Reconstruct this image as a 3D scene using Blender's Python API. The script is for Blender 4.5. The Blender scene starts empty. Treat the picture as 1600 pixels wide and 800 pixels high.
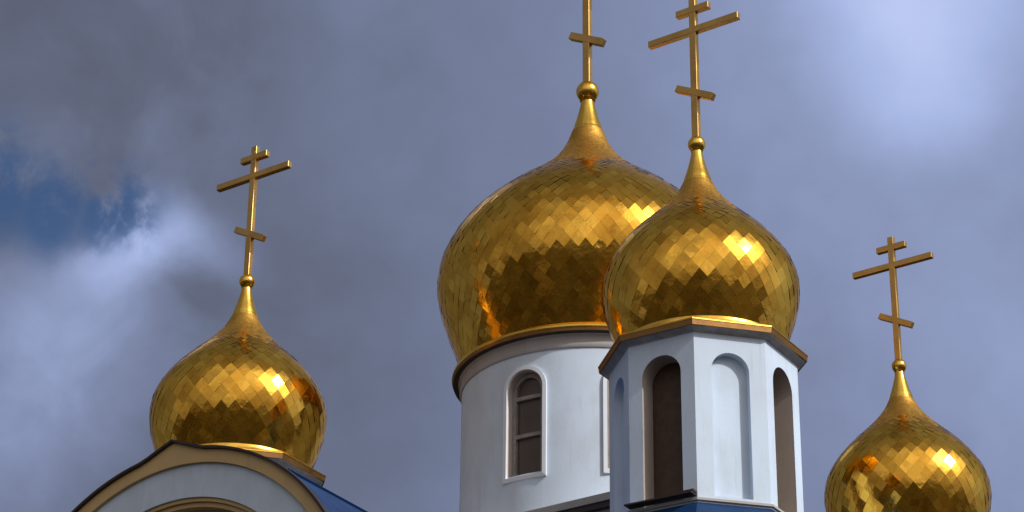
import bpy, bmesh, math, random
from mathutils import Vector, Matrix
import numpy as np
random.seed(7)
R = math.radians
scene = bpy.context.scene
col = scene.collection
PI = math.pi

# ------------------------------------------------------------------ camera
PITCH, ROLL, FPX = R(26.6383), R(0.6576), 3914.22
cam = bpy.data.cameras.new('camera'); camo = bpy.data.objects.new('camera', cam); col.objects.link(camo)
F = Vector((0, math.cos(PITCH), math.sin(PITCH))); RT = Vector((1, 0, 0)); UP = RT.cross(F)
RT2 = RT * math.cos(ROLL) + UP * math.sin(ROLL); UP2 = -RT * math.sin(ROLL) + UP * math.cos(ROLL)
m = Matrix((RT2, UP2, -F)).transposed().to_4x4(); m.translation = Vector((0, 0, 1.6))
camo.matrix_world = m
cam.sensor_width = 36; cam.lens = FPX * 36 / 1600; cam.clip_start = 0.5; cam.clip_end = 20000
scene.camera = camo

# ------------------------------------------------------------------ light and sky
SUN_AZ, SUN_EL, SUN_STRENGTH = R(54), R(37), 2.8      # azimuth from -Y towards +X
sdir = Vector((math.sin(SUN_AZ) * math.cos(SUN_EL), -math.cos(SUN_AZ) * math.cos(SUN_EL), math.sin(SUN_EL)))
sl = bpy.data.lights.new('sun', 'SUN'); sl.energy = SUN_STRENGTH; sl.angle = R(0.55); sl.color = (1.0, 0.985, 0.955)
so = bpy.data.objects.new('sun', sl); col.objects.link(so)
so.rotation_euler = sdir.to_track_quat('Z', 'Y').to_euler()
scene.view_settings.view_transform = 'Standard'; scene.view_settings.look = 'None'
scene.view_settings.exposure = 0; scene.view_settings.gamma = 1


class NT:
    """small helper to write node trees"""
    def __init__(s, tree): s.t = tree; s.t.nodes.clear()
    def n(s, typ, ins=None, **kw):
        nd = s.t.nodes.new(typ)
        for k, v in kw.items(): setattr(nd, k, v)
        for k, v in (ins or {}).items():
            sock = nd.inputs[k]
            if isinstance(v, bpy.types.NodeSocket): s.t.links.new(v, sock)
            else: sock.default_value = v
        return nd
    def math(s, op, a, b=0.0, c=None, clamp=False):
        ins = {0: a, 1: b}
        if c is not None: ins[2] = c
        return s.n('ShaderNodeMath', ins, operation=op, use_clamp=clamp).outputs[0]
    def vmath(s, op, a, b=None):
        ins = {0: a}
        if b is not None: ins[1] = b
        nd = s.n('ShaderNodeVectorMath', ins, operation=op)
        return nd.outputs['Value'] if op in ('DOT_PRODUCT', 'DISTANCE', 'LENGTH') else nd.outputs[0]
    def noise(s, vec, scale, detail=6, rough=.55, dist=0.0, out=0):
        return s.n('ShaderNodeTexNoise', {'Vector': vec, 'Scale': scale, 'Detail': detail, 'Roughness': rough, 'Distortion': dist}).outputs[out]
    def ramp(s, fac, stops, interp='LINEAR'):
        nd = s.n('ShaderNodeValToRGB', {'Fac': fac}); cr = nd.color_ramp; cr.interpolation = interp
        while len(cr.elements) < len(stops): cr.elements.new(.5)
        for e, (p, c) in zip(cr.elements, stops):
            e.position = p; e.color = (*c, 1) if len(c) == 3 else c
        return nd.outputs[0]
    def mrange(s, v, a, b, c=0.0, d=1.0, interp='SMOOTHSTEP'):
        return s.n('ShaderNodeMapRange', {0: v, 1: a, 2: b, 3: c, 4: d}, interpolation_type=interp, clamp=True).outputs[0]
    def mix(s, f, a, b):
        nd = s.n('ShaderNodeMix', data_type='RGBA')
        for k, v in ((0, f), (6, a), (7, b)):
            if isinstance(v, bpy.types.NodeSocket): s.t.links.new(v, nd.inputs[k])
            else: nd.inputs[k].default_value = v if k == 0 else (*v[:3], 1)
        return nd.outputs[2]


world = bpy.data.worlds.new('World'); scene.world = world; world.use_nodes = True
w = NT(world.node_tree)
dirn = w.vmath('NORMALIZE', w.n('ShaderNodeTexCoord').outputs['Generated'])
warp = w.vmath('SUBTRACT', w.noise(dirn, 9, 5, .55, out=1), (0.5, 0.5, 0.5))
warp2 = w.n('ShaderNodeVectorMath', {0: warp, 3: 0.06}, operation='SCALE').outputs[0]
wd = w.vmath('ADD', dirn, warp2)


def blob(p, r, vec=None):
    v = Vector(p).normalized()
    return w.mrange(w.vmath('DISTANCE', wd if vec is None else vec, tuple(v)), 0, r, 1.0, 0.0)


# bright and dark cloud masses, each at its place on the sky sphere
clouds = [((.160, .836, .538), .075, .36), ((.14, .85, .52), .16, .10), ((-.139, .885, .445), .028, .42), ((-.118, .890, .440), .026, .18), ((-.156, .887, .434), .026, .20),
          ((-.170, .890, .424), .050, .20), ((-.19, .905, .375), .05, .10), ((-.18, .90, .395), .07, .14), ((.19, .898, .397), .08, .10),
          ((-.19, .83, .52), .14, -.10), ((-.06, .91, .40), .10, -.04), ((-.30, .75, .75), .16, .9),
          ((-.1, -.85, .42), .95, .62), ((.62, -.45, .60), .7, .35), ((.05, .1, 1.0), .6, -.10), ((.95, .1, .35), .7, .25)]
t = w.math('MULTIPLY_ADD', w.noise(wd, 2.3, 5, .5), .26, .155)
t = w.math('MULTIPLY_ADD', w.math('MULTIPLY', w.math('SUBTRACT', w.noise(wd, 4.5, 7, .6, .5), .5),
                                  w.mrange(w.n('ShaderNodeSeparateXYZ', {0: dirn}).outputs[1], .3, -.2)), 1.5, t)
t = w.math('ADD', t, w.math('MULTIPLY', w.math('SUBTRACT', w.noise(dirn, 11, 8, .5, .3), .5), .16))
# broad rise of brightness towards the right of the church
t = w.math('ADD', t, w.mrange(w.n('ShaderNodeSeparateXYZ', {0: dirn}).outputs[0], -.14, .16, -.04, .17))
t = w.math('MULTIPLY_ADD', w.math('SUBTRACT', w.noise(wd, 34, 6, .55), .5), .09, t)
t = w.math('MULTIPLY_ADD', w.math('MULTIPLY', w.math('SUBTRACT', w.noise(dirn, 24, 7, .55, .6), .5), w.mrange(w.n('ShaderNodeSeparateXYZ', {0: dirn}).outputs[0], -.06, -.14)), .30, t)
for p, r_, a in clouds:
    t = w.math('MULTIPLY_ADD', blob(p, r_), a, t)
ccol = w.ramp(t, [(0.0, (.090, .091, .141)), (.20, (.123, .142, .209)), (.42, (.205, .245, .390)), (.72, (.385, .475, .77)), (1.0, (.58, .67, .98))])
sky = w.n('ShaderNodeTexSky', sky_type='NISHITA', sun_disc=False, sun_elevation=SUN_EL, sun_rotation=PI - SUN_AZ,
          altitude=200.0, air_density=1.0, dust_density=.6, ozone_density=9.0)
hole = w.math('MAXIMUM', w.math('MAXIMUM', blob((-.178, .872, .457), .040), blob((-.152, .876, .452), .034)), blob((-.200, .865, .461), .044))
hole = w.math('MULTIPLY', hole, w.mrange(w.noise(dirn, 26, 7, .6, .3), .30, .52))
hole = w.math('MAXIMUM', w.mrange(hole, .04, .95, 0, .90), w.mrange(w.noise(dirn, 1.9, 6, .55), .60, .74, 0, .0))
# the clouds behind the camera are sunlit and neutral white, those over the church grey-blue
sepd = w.n('ShaderNodeSeparateXYZ', {0: dirn})
ccol = w.mix(w.mrange(sepd.outputs[1], .35, -.45, 0.0, .8), ccol, w.ramp(t, [(0.0, (.13, .12, .12)), (.5, (.36, .33, .31)), (1.0, (1.15, 1.04, .94))]))
glow = w.math('ADD', w.mrange(w.vmath('DISTANCE', dirn, tuple(sdir)), 0, .46, 5.0, 0.0), 1.0)   # clouds thin out round the sun
bg1 = w.n('ShaderNodeBackground', {0: ccol, 1: glow}); bg2 = w.n('ShaderNodeBackground', {0: sky.outputs[0], 1: 0.070})
mx = w.n('ShaderNodeMixShader', {0: hole, 1: bg1.outputs[0], 2: bg2.outputs[0]})
w.n('ShaderNodeOutputWorld', {0: mx.outputs[0]})


scene.cycles.sample_clamp_indirect = 0.7

# ------------------------------------------------------------------ materials
def material(name):
    mt = bpy.data.materials.new(name); mt.use_nodes = True
    return mt, NT(mt.node_tree)


def finish(k, base, rough, metal=0.0, bump=None, bstr=.2, bdist=.01, spec=.5, coat=0.0, tint=None):
    ins = {'Base Color': base if isinstance(base, bpy.types.NodeSocket) else (*base, 1), 'Roughness': rough, 'Metallic': metal,
           'Specular IOR Level': spec, 'Coat Weight': coat}
    if bump is not None:
        ins['Normal'] = k.n('ShaderNodeBump', {'Height': bump, 'Strength': bstr, 'Distance': bdist}).outputs[0]
    if tint: ins['Specular Tint'] = (*tint, 1)
    p = k.n('ShaderNodeBsdfPrincipled', ins); k.n('ShaderNodeOutputMaterial', {0: p.outputs[0]})


def mat_plaster(name, base, stain, amount=.5, rough=.75):
    mt, k = material(name)
    g = k.n('ShaderNodeNewGeometry').outputs['Position']
    v = k.n('ShaderNodeMapping', {0: g, 3: (1.0, 1.0, .5)}).outputs[0]
    streak = k.mrange(k.noise(v, 3.0, 7, .6), .42, .75)
    fine = k.noise(g, 22, 6, .6)
    big = k.mrange(k.noise(g, 1.1, 4, .5), .35, .7)
    f = k.math('MULTIPLY', k.math('MULTIPLY_ADD', streak, .6, k.math('MULTIPLY', big, .4)), amount)
    c = k.mix(f, base, stain)
    runs = k.mrange(k.noise(k.n('ShaderNodeMapping', {0: g, 3: (7, 7, .45)}).outputs[0], 1.6, 5, .65), .56, .72, 0, .22)   # rain marks
    c = k.mix(runs, c, tuple(x * .72 for x in stain))
    c = k.mix(k.math('MULTIPLY', fine, .10), c, tuple(x * .7 for x in stain))
    finish(k, c, rough, bump=fine, bstr=.25, bdist=.006, spec=.3)
    return mt


def mat_gold(name, base, dark, rough=(.16, .34), tilevar=.5, bstr=.10):
    mt, k = material(name)
    g = k.n('ShaderNodeNewGeometry')
    pos = g.outputs['Position']; rnd = g.outputs['Random Per Island']
    n1 = k.noise(pos, 2.4, 6, .6); n2 = k.noise(pos, 16, 6, .65)
    f = k.math('MULTIPLY_ADD', rnd, tilevar, k.math('MULTIPLY', k.mrange(n1, .35, .7), .45))
    c = k.mix(f, base, dark)
    c = k.mix(k.mrange(n2, .58, .80, 0, .35), c, tuple(x * .45 for x in dark))
    r = k.math('MULTIPLY_ADD', k.math('MULTIPLY', n2, k.math('MULTIPLY_ADD', rnd, .7, .6)), rough[1] - rough[0], rough[0])
    finish(k, c, r, metal=1.0, tint=tuple(.5 + .5 * x for x in base), bump=k.noise(pos, 5, 3, .5), bstr=bstr, bdist=.05)
    return mt


def mat_simple(name, base, rough=.5, metal=0.0, var=.35, scale=8, coat=0.0, spec=.5):
    mt, k = material(name)
    g = k.n('ShaderNodeNewGeometry').outputs['Position']
    n1 = k.noise(g, scale, 6, .6)
    c = k.mix(k.mrange(n1, .3, .75, 0, 1), base, tuple(x * (1 - var) for x in base))
    finish(k, c, k.math('MULTIPLY_ADD', n1, .2, rough - .1), metal=metal, bump=n1, bstr=.15, bdist=.01, coat=coat, spec=spec)
    return mt


M = {}
M['white'] = mat_plaster('white_plaster', (.62, .73, .86), (.47, .51, .55), .55)
M['trim'] = mat_plaster('white_trim_paint', (.78, .82, .87), (.62, .63, .64), .35, .55)
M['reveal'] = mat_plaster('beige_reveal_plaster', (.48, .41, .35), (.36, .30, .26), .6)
M['ochre'] = mat_plaster('ochre_trim_paint', (.64, .44, .19), (.46, .33, .17), .6, .45)
M['grey'] = mat_plaster('grey_plaster', (.42, .41, .40), (.32, .30, .28), .6)
M['gold'] = mat_gold('gilded_scale_metal', (.97, .545, .072), (.62, .29, .030), (.085, .20), .6)
M['gold_worn'] = mat_gold('worn_gilded_scale_metal', (.78, .44, .085), (.50, .25, .045), (.34, .56), .5)
M['gold_plain'] = mat_gold('gilded_sheet_metal', (.97, .59, .10), (.74, .38, .05), (.14, .30), 0.0, .08)
M['gold_under'] = mat_gold('dull_gold_seam', (.50, .27, .05), (.36, .18, .03), (.35, .5), 0.0)
M['cross'] = mat_gold('worn_gilt_bars', (.72, .45, .14), (.42, .24, .08), (.30, .48), 0.0, .1)
M['copper'] = mat_gold('browned_copper_edging', (.36, .19, .07), (.18, .09, .04), (.35, .55), 0.0, .1)
M['soffit'] = mat_simple('shaded_soffit_plaster', (.44, .40, .38), .6)  # base colour darkened to that of plaster in shade
M['edging_and_shade'] = mat_simple('dark_edging_and_shade', (.035, .022, .020), .5)  # roof edging, and the shade painted under the podium cornice
M['blue'] = mat_simple('blue_roof_metal', (.003, .036, .125), .5, 0.0, .3, 3, .0, .3)
M['dark_interior_panel'] = mat_simple('dark_brown_interior_shade', (.075, .042, .022), .6)  # dark tone stands in for the unlit interior behind the openings
M['glass'] = mat_simple('dark_window_glass', (.085, .060, .045), .35, 0.0, .3, 2)
M['sash'] = mat_simple('weathered_window_sash', (.30, .27, .25), .5)
M['flash'] = mat_simple('rusty_flashing', (.045, .022, .02), .6)


# ------------------------------------------------------------------ mesh helpers
class MB:
    def __init__(s): s.v = []; s.f = []; s.mi = []
    def add(s, vs, fs, mi=0):
        b = len(s.v); s.v += [tuple(x) for x in vs]
        for f in fs: s.f.append(tuple(i + b for i in f)); s.mi.append(mi)
    def build(s, name, mats, parent=None, smooth=False, merge=0.0, bevel=0.0, recalc=True):
        me = bpy.data.meshes.new(name); me.from_pydata(s.v, [], s.f)
        if not isinstance(mats, (list, tuple)): mats = [mats]
        for x in mats: me.materials.append(x)
        me.polygons.foreach_set('material_index', s.mi)
        bm = bmesh.new(); bm.from_mesh(me)
        if merge: bmesh.ops.remove_doubles(bm, verts=bm.verts, dist=merge)
        if recalc: bmesh.ops.recalc_face_normals(bm, faces=bm.faces)
        bm.to_mesh(me); bm.free()
        if smooth:
            me.polygons.foreach_set('use_smooth', [True] * len(me.polygons))
            me.set_sharp_from_angle(angle=R(35))
        o = bpy.data.objects.new(name, me); col.objects.link(o)
        if parent is not None: o.parent = parent
        if bevel:
            b = o.modifiers.new('bevel', 'BEVEL'); b.width = bevel; b.segments = 2; b.limit_method = 'ANGLE'
        return o


def box(mb, c, hx, hy, hz, X=Vector((1, 0, 0)), Y=Vector((0, 1, 0)), Z=Vector((0, 0, 1)), mi=0):
    c = Vector(c); vs = [c + X * (hx * a) + Y * (hy * b) + Z * (hz * d) for a in (-1, 1) for b in (-1, 1) for d in (-1, 1)]
    mb.add(vs, [(0, 1, 3, 2), (4, 6, 7, 5), (0, 4, 5, 1), (2, 3, 7, 6), (0, 2, 6, 4), (1, 5, 7, 3)], mi)


def lathe(mb, prof, n=64, phase=0.0, corner=False, mis=None, cap=False):
    """prof: list of (r, z). corner: r is the corner radius of an n-gon."""
    b = len(mb.v)
    for (r, z) in prof:
        for i in range(n):
            a = phase + 2 * PI * i / n
            mb.v.append((r * math.cos(a), r * math.sin(a), z))
    for j in range(len(prof) - 1):
        for i in range(n):
            mb.f.append((b + j * n + i, b + j * n + (i + 1) % n, b + (j + 1) * n + (i + 1) % n, b + (j + 1) * n + i))
            mb.mi.append(mis[j] if mis else 0)
    if cap:
        mb.f.append(tuple(b + i for i in range(n))); mb.mi.append(0)
        q = b + (len(prof) - 1) * n; mb.f.append(tuple(q + i for i in range(n))); mb.mi.append(0)


def tag(o, label, cat, group=None, kind=None):
    if label: o['label'] = label
    if cat: o['category'] = cat
    if group: o['group'] = group
    if kind: o['kind'] = kind
    return o


def empty(name, loc, rz=0):
    o = bpy.data.objects.new(name, None); col.objects.link(o); o.location = loc; o.rotation_euler = (0, 0, rz); o.empty_display_size = .3
    return o


# ------------------------------------------------------------------ onion domes
def onion(prof, ncol, parent, seed, lift=.003, tilt=1.05, gap=.995):
    """prof: (z, r) points of the onion from the eave up; covered with rhombic gilded scales"""
    rng = random.Random(seed)
    zs = np.array([p[0] for p in prof]); rs = np.array([p[1] for p in prof])
    # smooth curve through the points
    for _ in range(3):
        z2 = [zs[0]]; r2 = [rs[0]]
        for i in range(len(zs) - 1):
            z2 += [.75 * zs[i] + .25 * zs[i + 1], .25 * zs[i] + .75 * zs[i + 1]]
            r2 += [.75 * rs[i] + .25 * rs[i + 1], .25 * rs[i] + .75 * rs[i + 1]]
        z2.append(zs[-1]); r2.append(rs[-1]); zs, rs = np.array(z2), np.array(r2)
    s = np.concatenate([[0], np.cumsum(np.hypot(np.diff(zs), np.diff(rs)))]); S = s[-1]
    rr = lambda q: float(np.interp(q, s, rs)); zz = lambda q: float(np.interp(q, s, zs))
    rows = [0.0]
    while rows[-1] < S:
        rows.append(rows[-1] + max(.020, .60 * 2 * PI * rr(rows[-1]) / ncol))
    k = S / rows[-1]; rows = [q * k for q in rows]
    ang = np.unwrap(np.arctan2(np.gradient(rs, s), np.gradient(zs, s)))
    kk = -np.gradient(ang, s); kk = np.convolve(np.pad(kk, 6, 'edge'), np.ones(13) / 13, 'valid')
    curv = lambda q: float(np.clip(np.interp(q, s, kk), -1.5, 1.5)); BOW = .55
    mb = MB(); da = 2 * PI / ncol
    for j in range(1, len(rows) - 1):
        qc = rows[j]; rc, zc = rr(qc), zz(qc)
        q0, q1 = rows[j - 1], rows[j + 1]
        h = 1e-3; tr, tz = rr(qc + h) - rr(qc - h), zz(qc + h) - zz(qc - h)
        L = math.hypot(tr, tz) or 1; tr, tz = tr / L, tz / L
        for i in range(ncol):
            a = (i + (j % 2) * .5) * da
            er = Vector((math.cos(a), math.sin(a), 0)); ea = Vector((-math.sin(a), math.cos(a), 0))
            up = er * tr + Vector((0, 0, 1)) * tz; nn = er * tz - Vector((0, 0, 1)) * tr
            c = er * rc + Vector((0, 0, zc))
            # small individual tilt of each scale
            ta, tb = R(rng.gauss(0, tilt)), R(rng.gauss(0, tilt) + .6)
            hw = rc * math.tan(da / 2) * gap
            # each scale is a slightly bowed sheet: 3x3 points, bowed part of the way to the dome's own curve
            T, B_ = (q1 - qc) * gap, (qc - q0) * 1.03
            cor = [(0, T), (hw, 0), (0, -B_), (-hw, 0)]
            k_a = tz / max(rc, .15); k_q = curv(qc)
            pts = []
            for gi in range(3):
                for gj in range(3):
                    u_, v_ = gi / 2, gj / 2
                    x = (1 - u_) * (1 - v_) * cor[0][0] + u_ * (1 - v_) * cor[1][0] + u_ * v_ * cor[2][0] + (1 - u_) * v_ * cor[3][0]
                    y = (1 - u_) * (1 - v_) * cor[0][1] + u_ * (1 - v_) * cor[1][1] + u_ * v_ * cor[2][1] + (1 - u_) * v_ * cor[3][1]
                    d = x * math.tan(ta) - y * math.tan(tb) - BOW * .5 * (k_a * x * x + k_q * y * y)
                    pts.append(c + ea * x + up * y + nn * (lift + d))
            worn = zc > zs[int(np.argmax(rs))] and rng.random() < (.62 - rc / rs.max()) / .22     # the throat has lost its polish
            mb.add(pts, [(p, p + 3, p + 4, p + 1)[::-1] for p in (0, 1, 3, 4)], 1 if worn else 0)
    o = mb.build('dome', [M['gold'], M['gold_worn']], parent, recalc=False)
    o.data.polygons.foreach_set('use_smooth', [True] * len(o.data.polygons))
    ub = MB(); lathe(ub, [(max(r - .005, .01), z) for r, z in zip(rs, zs)], 72)
    ub.build('dome_shell', M['gold_under'], o, smooth=True)
    return o


SMALL = [(0.0, 1.117), (.2, 1.187), (.4, 1.256), (.6, 1.322), (.8, 1.372), (1.0, 1.394), (1.2, 1.379), (1.4, 1.316), (1.6, 1.204),
         (1.8, 1.05), (2.0, .861), (2.2, .649), (2.4, .453), (2.6, .299), (2.8, .205)]
BIG = [(0.0, 2.017), (.339, 2.144), (.679, 2.272), (1.018, 2.399), (1.357, 2.500), (1.696, 2.547), (2.036, 2.503), (2.375, 2.37),
       (2.714, 2.159), (3.054, 1.85), (3.393, 1.46), (3.732, 1.00), (4.071, .62), (4.411, .385), (4.75, .265)]


def orb(mb, z, r, n=32):
    lathe(mb, [(max(r * math.sin(PI * i / 16), .002), z - r * math.cos(PI * i / 16)) for i in range(17)], n)


def make_cross(parent, base, hb, scale, psi):
    """three-bar cross; hb = heights of the low, main and top bars and the tip"""
    X = Vector((math.cos(psi), math.sin(psi), 0)); Y = Vector((-math.sin(psi), math.cos(psi), 0)); Z = Vector((0, 0, 1))
    low, main, top, tip = hb
    mb = MB(); box(mb, (0, 0, (base + tip) / 2), ( .055 * scale), .044 * scale, (tip - base) / 2, X, Y)
    cr = mb.build('cross', M['cross'], parent, bevel=.008)
    def bar(name, z, L, tilt=0.0):
        b = MB(); Xt = X * math.cos(tilt) + Z * math.sin(tilt); Zt = -X * math.sin(tilt) + Z * math.cos(tilt)
        box(b, (0, 0, z), L / 2, ( .047 * scale), .054 * scale, Xt, Y, Zt)
        b.build(name, M['cross'], cr, bevel=.008)
    bar('crossbar', main, 1.545 * (scale if scale < 1.1 else 1.22)); bar('top_bar', top, .56 * scale)
    bar('slanted_bar', low, .69 * (scale if scale < 1.1 else 1.12), -R(28))
    return cr


def make_neck(parent, z0, r0, z1, r1, zb, rb):
    mb = MB()
    prof = [(r0 * 1.08, z0 - .05), (r0 * 1.065, z0 - .01), (r0 * 1.0, z0 + .02), (r0 * .97, z0 + .05)]
    for i in range(1, 9):
        f = i / 8; prof.append((r0 * .98 + (r1 - r0 * .98) * (1 - (1 - f) ** 1.35), z0 + .05 + (z1 - z0 - .05) * f))
    lathe(mb, prof, 32); nk = mb.build('spire_neck', M['gold_plain'], parent, smooth=True)
    b = MB(); orb(b, zb, rb); lathe(b, [(rb * .62, zb - rb * 1.03), (rb * .70, zb - rb * .92), (rb * .62, zb - rb * .80)], 32)
    b.build('orb', M['gold_plain'], parent, smooth=True)
    return nk


# ------------------------------------------------------------------ walls with arched openings
def arch_columns(W, a, nside, narc=16):
    s = [-W / 2 + (W / 2 - a) * i / nside for i in range(nside)]
    s += [-a * math.cos(PI * i / narc) for i in range(narc + 1)]
    s += [a + (W / 2 - a) * (i + 1) / nside for i in range(nside)]
    return s


def arch_panel(mb, P, W, z0, z1, a, zb, zs, depth, back, nside=2, wall=0, rev=1, stilt=1.0):
    """P(s, z, d) -> point; opening from zb, springing at zs, semicircle a; back: material of the panel at that depth (None: open)"""
    s = arch_columns(W, a, nside); top = lambda x: zs + stilt * math.sqrt(max(a * a - x * x, 0))
    for i in range(len(s) - 1):
        A, B = s[i], s[i + 1]; mid = (A + B) / 2
        if abs(mid) < a:
            mb.add([P(A, z0, 0), P(B, z0, 0), P(B, zb, 0), P(A, zb, 0)], [(0, 1, 2, 3)], wall)
            mb.add([P(A, top(A), 0), P(B, top(B), 0), P(B, z1, 0), P(A, z1, 0)], [(0, 1, 2, 3)], wall)
            mb.add([P(A, top(A), 0), P(B, top(B), 0), P(B, top(B), depth), P(A, top(A), depth)], [(3, 2, 1, 0)], rev)
            mb.add([P(A, zb, 0), P(B, zb, 0), P(B, zb, depth), P(A, zb, depth)], [(0, 1, 2, 3)], rev)
            if back is not None:
                mb.add([P(A, zb, depth), P(B, zb, depth), P(B, top(B), depth), P(A, top(A), depth)], [(0, 1, 2, 3)], back)
        else:
            mb.add([P(A, z0, 0), P(B, z0, 0), P(B, z1, 0), P(A, z1, 0)], [(0, 1, 2, 3)], wall)
    for sg in (-1, 1):
        mb.add([P(sg * a, zb, 0), P(sg * a, zb, depth), P(sg * a, zs, depth), P(sg * a, zs, 0)], [(0, 1, 2, 3)], rev)


def arch_strip(mb, P, a0, a1, zb, zs, d0, d1, bottom=True, narc=16, ext=0.0):
    """a raised or sunk band that follows an arched opening, from half-width a0 to a1, depth d0 (front) to d1"""
    o = []; i_ = []
    o.append((-a1, zb - ext)); i_.append((-a0, zb))
    for k in range(narc + 1):
        an = PI * k / narc
        o.append((-a1 * math.cos(an), zs + a1 * math.sin(an))); i_.append((-a0 * math.cos(an), zs + a0 * math.sin(an)))
    o.append((a1, zb - ext)); i_.append((a0, zb))
    n = len(o); cyc = range(n) if bottom else range(n - 1)
    vs = [P(x, z, d0) for x, z in o] + [P(x, z, d0) for x, z in i_] + [P(x, z, d1) for x, z in o] + [P(x, z, d1) for x, z in i_]
    fs = []
    for k in cyc:
        l = (k + 1) % n
        fs += [(k, l, n + l, n + k), (k, 2 * n + k, 2 * n + l, l), (n + k, n + l, 3 * n + l, 3 * n + k)]
    mb.add(vs, fs)


Z0 = 15.956                                        # eave height of the four corner towers
def make_small_tower(loc, name='domed_tower'):
    """octagonal tower; origin at its base, local -Y = the church's front"""
    root = empty(name, (loc[0], loc[1], 13.0), -R(32))
    E = Z0 - 13.0
    AP = 1.21; ph = PI / 8
    mb = MB(); sh = MB()
    W = 2 * AP * math.tan(PI / 8)
    open_faces = []
    for k in range(8):
        a = -PI / 2 + k * PI / 4
        er = Vector((math.cos(a), math.sin(a), 0)); ea = Vector((-math.sin(a), math.cos(a), 0))
        P = lambda s, z, d, er=er, ea=ea: er * (AP - d) + ea * s + Vector((0, 0, z))
        if k % 2 == 0:
            arch_panel(mb, P, W, .0, E - .02, .295, .43, 2.26, .29, None)
            open_faces.append(P)
        else:
            arch_panel(mb, P, W, .0, E - .02, .265, .46, 2.27, .125, 0, rev=0)
    mb.build('wall', [M['white'], M['reveal']], root, recalc=False)
    for P in open_faces:  # dark panel added in place of the shaded belfry interior
        s = MB(); arch_s = arch_columns(1.0, .30, 1); top = lambda x: 2.26 + math.sqrt(max(.30 ** 2 - x * x, 0))
        xs = [-.30 * math.cos(PI * i / 16) for i in range(17)]
        for A, B in zip(xs, xs[1:]):
            s.add([P(A, .42, .30), P(B, .42, .30), P(B, top(B), .30), P(A, top(A), .30)], [(0, 1, 2, 3)])
        s.build('dark_interior_panel', M['dark_interior_panel'], root, recalc=False)
    # eave: sloped soffit coloured as shaded plaster, under a gilded lip
    c = 1 / math.cos(PI / 8)
    b = MB(); lathe(b, [(AP * c - .01, E - .165), (AP * c + .012, E - .165), (AP * c + .02, E - .15), (1.40, E - .118), (1.43, E - .112)], 8, ph)
    so_ = b.build('soffit', M['soffit'], root)
    b = MB(); lathe(b, [(1.465, E - .035), (1.462, E - .015), (1.44, E + .0), (1.34, E + .02), (1.30, E + .05), (1.20, E + .10), (1.10, E + .12)], 8, ph)
    cn = b.build('cornice', M['gold_plain'], root)
    b = MB(); lathe(b, [(1.40, E - .115), (1.450, E - .112), (1.458, E - .036)], 8, ph); b.build('drip_edge', M['copper'], cn)
    mid = MB(); lathe(mid, [(1.19, E + .03), (1.205, E + .08), (1.19, E + .13), (1.13, E + .15)], 64)
    mid.build('cornice_bead', M['gold_plain'], root, smooth=True)
    # plinth ledge and blue skirt roof
    b = MB(); lathe(b, [(1.30, .425), (1.355, .41), (1.358, .375), (1.33, .365), (1.33, .20)], 8, ph)
    b.build('ledge', M['grey'], root)
    b = MB(); lathe(b, [(1.335, .345), (1.44, .26), (2.7, -1.15), (2.72, -1.25), (2.66, -1.26)], 8, ph)
    b.build('skirt_roof', M['blue'], root)
    b = MB()
    P = lambda s, z, d: Vector((s, -(AP - d), z))
    box(b, P(.0, .445, -.09), .50, .085, .010); box(b, P(.42, .48, -.08), .09, .05, .018)
    b.build('sill_flashing', M['flash'], root)
    # dome, neck, orb, cross in a frame at the eave
    fr = [(z + E, r) for z, r in SMALL]
    onion(fr, 40, root, 5)
    make_neck(root, E + 2.79, .205, E + 3.31, .080, E + 3.432, .128)
    make_cross(root, E + 3.50, (E + 4.297, E + 5.368, E + 5.723, E + 5.924), 1.0, -R(3))
    return root


def copy_tree(o, parent=None):
    c = o.copy(); col.objects.link(c)
    if parent is not None: c.parent = parent
    for ch in list(o.children):
        copy_tree(ch, c)
    return c


near = make_small_tower((2.6632, 31.7857))
tag(near, 'octagonal white belfry with arched niches and gold onion dome, overlapping the big round drum', 'tower', 'small octagonal towers with gold onion domes')
left = copy_tree(near); left.location = (-4.2878, 36.5029, 13.0)
tag(left, 'gold onion domed tower standing by itself behind the arched gable', 'tower')
right = copy_tree(near); right.location = (6.7146, 39.5376, 13.0)
tag(right, 'lone small gold onion dome farthest right, its tower below the view', 'tower')


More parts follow.
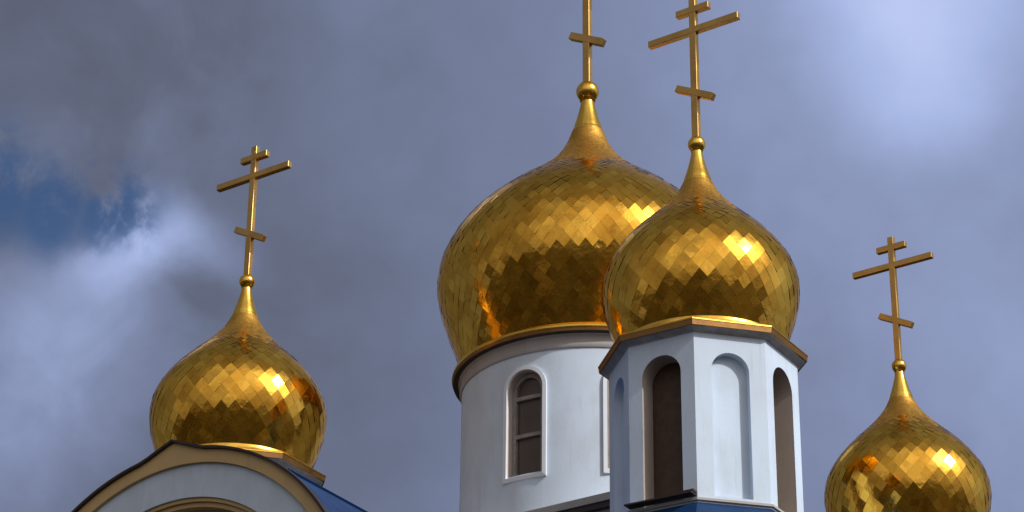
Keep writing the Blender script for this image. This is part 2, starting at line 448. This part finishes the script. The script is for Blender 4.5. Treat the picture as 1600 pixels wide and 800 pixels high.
def make_big_tower(loc):
    root = empty('domed_tower', (loc[0], loc[1], 15.0), -R(32)); E = 18.272 - 15.0; RD = 2.09
    mb = MB(); n = 8; W = 2 * PI * RD / n
    Ps = []
    for k in range(n):
        a0 = -PI / 2 + k * 2 * PI / n + R(1.5)
        def P(s, z, d, a0=a0):
            a = a0 + s / RD; return Vector((math.cos(a) * (RD - d), math.sin(a) * (RD - d), z))
        if k == 7:                                  # blank bay on the side
            for q in range(20):
                A, B = -W / 2 + W * q / 20, -W / 2 + W * (q + 1) / 20
                mb.add([P(A, -.4, 0), P(B, -.4, 0), P(B, E - .30, 0), P(A, E - .30, 0)], [(0, 1, 2, 3)])
            continue
        arch_panel(mb, P, W, -.4, E - .30, .315, .93, 2.36, .16, None, nside=5)
        Ps.append(P)
    mb.build('wall', [M['white'], M['reveal']], root, smooth=True, merge=.0005, recalc=False)
    for P in Ps:
        b = MB(); arch_strip(b, P, .318, .380, .90, 2.36, -.045, .05, True, ext=.06); wn = b.build('window', M['trim'], root)
        b = MB()
        arch_strip(b, P, .235, .313, .955, 2.36, .10, .158)
        for z in (1.62, 2.26):
            vs = [P(x, zz_, d) for x in (-.24, -.12, 0, .12, .24) for zz_ in (z - .03, z + .03) for d in (.10, .15)]
            for q in range(4):
                i = q * 4; b.add([vs[i], vs[i + 2], vs[i + 6], vs[i + 4]], [(0, 1, 2, 3)]); b.add([vs[i], vs[i + 1], vs[i + 5], vs[i + 4]], [(0, 1, 2, 3)]); b.add([vs[i + 2], vs[i + 3], vs[i + 7], vs[i + 6]], [(0, 1, 2, 3)])
        b.build('sash', M['sash'], wn)
        g = MB(); xs = [-.31 * math.cos(PI * i / 16) for i in range(17)]
        for A, B in zip(xs, xs[1:]):
            g.add([P(A, .93, .155), P(B, .93, .155), P(B, 2.36 + math.sqrt(max(.0961 - B * B, 0)), .155), P(A, 2.36 + math.sqrt(max(.0961 - A * A, 0)), .155)], [(0, 1, 2, 3)])
        g.build('pane', M['glass'], wn, recalc=False)
    b = MB(); lathe(b, [(RD - .01, E - .31), (RD + .02, E - .31), (RD + .035, E - .28), (RD + .035, E - .245), (RD + .02, E - .235), (RD + .03, E - .11), (RD + .06, E - .09), (RD + .075, E - .065)], 96)
    b.build('moulding', M['grey'], root, smooth=True)
    b = MB(); lathe(b, [(RD + .0, E - .10), (2.215, E - .075), (2.235, E - .07)], 96); b.build('soffit', M['edging_and_shade'], root)
    b = MB(); lathe(b, [(2.255, E - .03), (2.262, E - .01), (2.25, E + .03), (2.20, E + .06), (2.13, E + .075), (2.10, E + .12), (2.06, E + .15), (2.0, E + .16)], 96)
    cn = b.build('cornice', M['gold_plain'], root, smooth=True)
    b = MB(); lathe(b, [(2.21, E - .072), (2.238, E - .074), (2.25, E - .031)], 96); b.build('drip_edge', M['copper'], cn)
    onion([(z + E, r) for z, r in BIG], 68, root, 11, lift=.004)
    make_neck(root, E + 4.74, .262, E + 5.36, .115, E + 5.548, .20)
    make_cross(root, E + 5.7, (E + 6.62, E + 7.93, E + 8.36, E + 8.62), 1.25, -R(3))
    return root


big = make_big_tower((1.2889, 37.8693))
tag(big, 'thick round white drum tower with arched windows and the largest gold onion dome', 'tower')

# ------------------------------------------------------------------ church body (local x = along the front, local -y = outward)
church = empty('church_building', (1.2889, 37.8693, 0), -R(35))
tag(church, 'white church body with arched ochre trimmed gable and blue metal roof', 'building')


def vbox(name, mt, u0, u1, w0, w1, z0, z1, parent=church, bevel=0.0):
    b = MB(); box(b, ((u0 + u1) / 2, -(w0 + w1) / 2, (z0 + z1) / 2), (u1 - u0) / 2, (w1 - w0) / 2, (z1 - z0) / 2)
    return b.build(name, mt, parent, bevel=bevel)


vbox('wall', M['white'], -5.9, 5.9, -5.9, 5.9, -.2, 11.9)
vbox('cornice', M['trim'], -6.1, 6.1, -6.1, 6.1, 11.9, 12.05)
# low hipped roof of the main block
b = MB(); hh = 6.15
vs = [(-hh, -hh, 12.053), (hh, -hh, 12.053), (hh, hh, 12.053), (-hh, hh, 12.053), (-2.6, -2.6, 13.3), (2.6, -2.6, 13.3), (2.6, 2.6, 13.3), (-2.6, 2.6, 13.3)]
b.add(vs, [(0, 1, 5, 4), (1, 2, 6, 5), (2, 3, 7, 6), (3, 0, 4, 7), (4, 5, 6, 7), (3, 2, 1, 0)]); b.build('roof', M['blue'], church)
# square podium under the big drum
pod = vbox('podium', M['grey'], -2.33, 2.33, -2.33, 2.33, 13.0, 15.02)
vbox('podium_cornice', M['grey'], -2.45, 2.45, -2.45, 2.45, 15.023, 15.14, pod)
vbox('podium_shade_strip', M['edging_and_shade'], -2.42, 2.42, -2.42, 2.42, 14.93, 15.019, pod)  # dark strip put in for the shade below the podium cornice

# the arched gable of the front arm, with its roof running back to the main block
GU, GW, GZ = .26, 10.0, 10.45
def gprof(rad, peak, nn=72, zlow=None):
    """outline from left foot over the ogee tip to right foot"""
    out = []
    for i in range(nn + 1):
        a = PI * i / nn; x = -rad * math.cos(a); z = rad * math.sin(a)
        q = max(0, 1 - abs(x) / .50); z += peak * q ** 1.15
        out.append((x, z))
    return out


def gband(mb, outer, inner, w0, w1, GZ=GZ):
    """solid band between two outlines, from plane w0 (front) to w1"""
    n = len(outer)
    V = lambda p, w_: (GU + p[0], -w_, GZ + p[1])
    vs = [V(p, w0) for p in outer] + [V(p, w0) for p in inner] + [V(p, w1) for p in outer] + [V(p, w1) for p in inner]
    fs = []
    for k in range(n - 1):
        l = k + 1
        fs += [(k, l, n + l, n + k), (2 * n + l, 2 * n + k, 3 * n + k, 3 * n + l), (k, 2 * n + k, 2 * n + l, l), (n + l, 3 * n + l, 3 * n + k, n + k)]
    fs += [(0, n, 3 * n, 2 * n), (n - 1, 3 * n - 1, 4 * n - 1, 2 * n - 1)]
    mb.add(vs, fs)


O1 = gprof(3.112, .155); O2 = gprof(3.080, .155); O3 = gprof(2.91, 0); O4 = gprof(2.47, 0); O5 = gprof(2.36, 0)
b = MB(); gband(b, O1, O2, GW + .10, GW + .02); b.build('roof_edging', M['edging_and_shade'], church)
b = MB(); gband(b, gprof(3.077, .155), O3, GW + .05, GW - .25); b.build('ochre_trim', M['ochre'], church)
b = MB(); gband(b, gprof(2.907, 0), O4, GW, GW - .6)
gw = b.build('gable_wall', M['white'], church)
b = MB(); gband(b, gprof(2.467, 0), gprof(2.42, 0), GW - .03, GW - .5); gband(b, gprof(2.417, 0), O5, GW - .07, GW - .5); b.build('arch_moulding', M['ochre'], gw)
b = MB(); pts = gprof(2.44, 0); b.add([(GU + x, -(GW - .22), GZ + z) for x, z in pts], [tuple(range(len(pts)))]); b.build('tympanum', M['grey'], gw)
# roof skin
b = MB(); rp = gprof(3.095, .155); n = len(rp)
b.add([(GU + x, -(GW + .018), GZ + z) for x, z in rp] + [(GU + x * .95, -5.0, GZ + z * .95) for x, z in rp], [(k, k + 1, n + k + 1, n + k) for k in range(n - 1)])
# standing seams
for k in range(6, n - 6, 9):
    x, z = rp[k]; a = math.atan2(z, x); c_ = Vector((GU + x, 0, GZ + z)); d = Vector((math.cos(a), 0, math.sin(a))); t_ = Vector((-math.sin(a), 0, math.cos(a)))
    y0, y1 = -(GW + .015), -5.0
    q = [c_ - t_ * .012, c_ + t_ * .012, c_ + t_ * .012 + d * .03, c_ - t_ * .012 + d * .03]
    b.add([Vector((p.x, y0, p.z)) for p in q] + [Vector((GU + (p.x - GU) * .95, y1, GZ + (p.z - GZ) * .95)) for p in q], [(0, 1, 5, 4), (1, 2, 6, 5), (2, 3, 7, 6), (3, 0, 4, 7), (0, 3, 2, 1)])
b.build('barrel_roof', M['blue'], church)
vbox('porch_wall', M['white'], GU - 2.86, GU + 2.86, 5.903, GW - .003, -.2, GZ - .003)

# ------------------------------------------------------------------ ground
mt, k = material('grass_ground')
g = k.n('ShaderNodeNewGeometry').outputs['Position']
c = k.ramp(k.noise(g, .15, 8, .6), [(.3, (.018, .018, .009)), (.55, (.028, .024, .013)), (.75, (.050, .036, .022))])
c = k.mix(k.mrange(k.noise(g, .035, 5, .6, 1.5), .57, .63), c, (.26, .21, .16))   # pale ground out of view, added for golden reflections under the domes
finish(k, c, .95, bump=k.noise(g, 5, 5, .6), bstr=.5, bdist=.1, spec=.1)
b = MB(); b.add([(-6000, -6000, 0), (6000, -6000, 0), (6000, 6000, 0), (-6000, 6000, 0)], [(0, 1, 2, 3)])
tag(b.build('ground', mt), None, None, kind='structure')
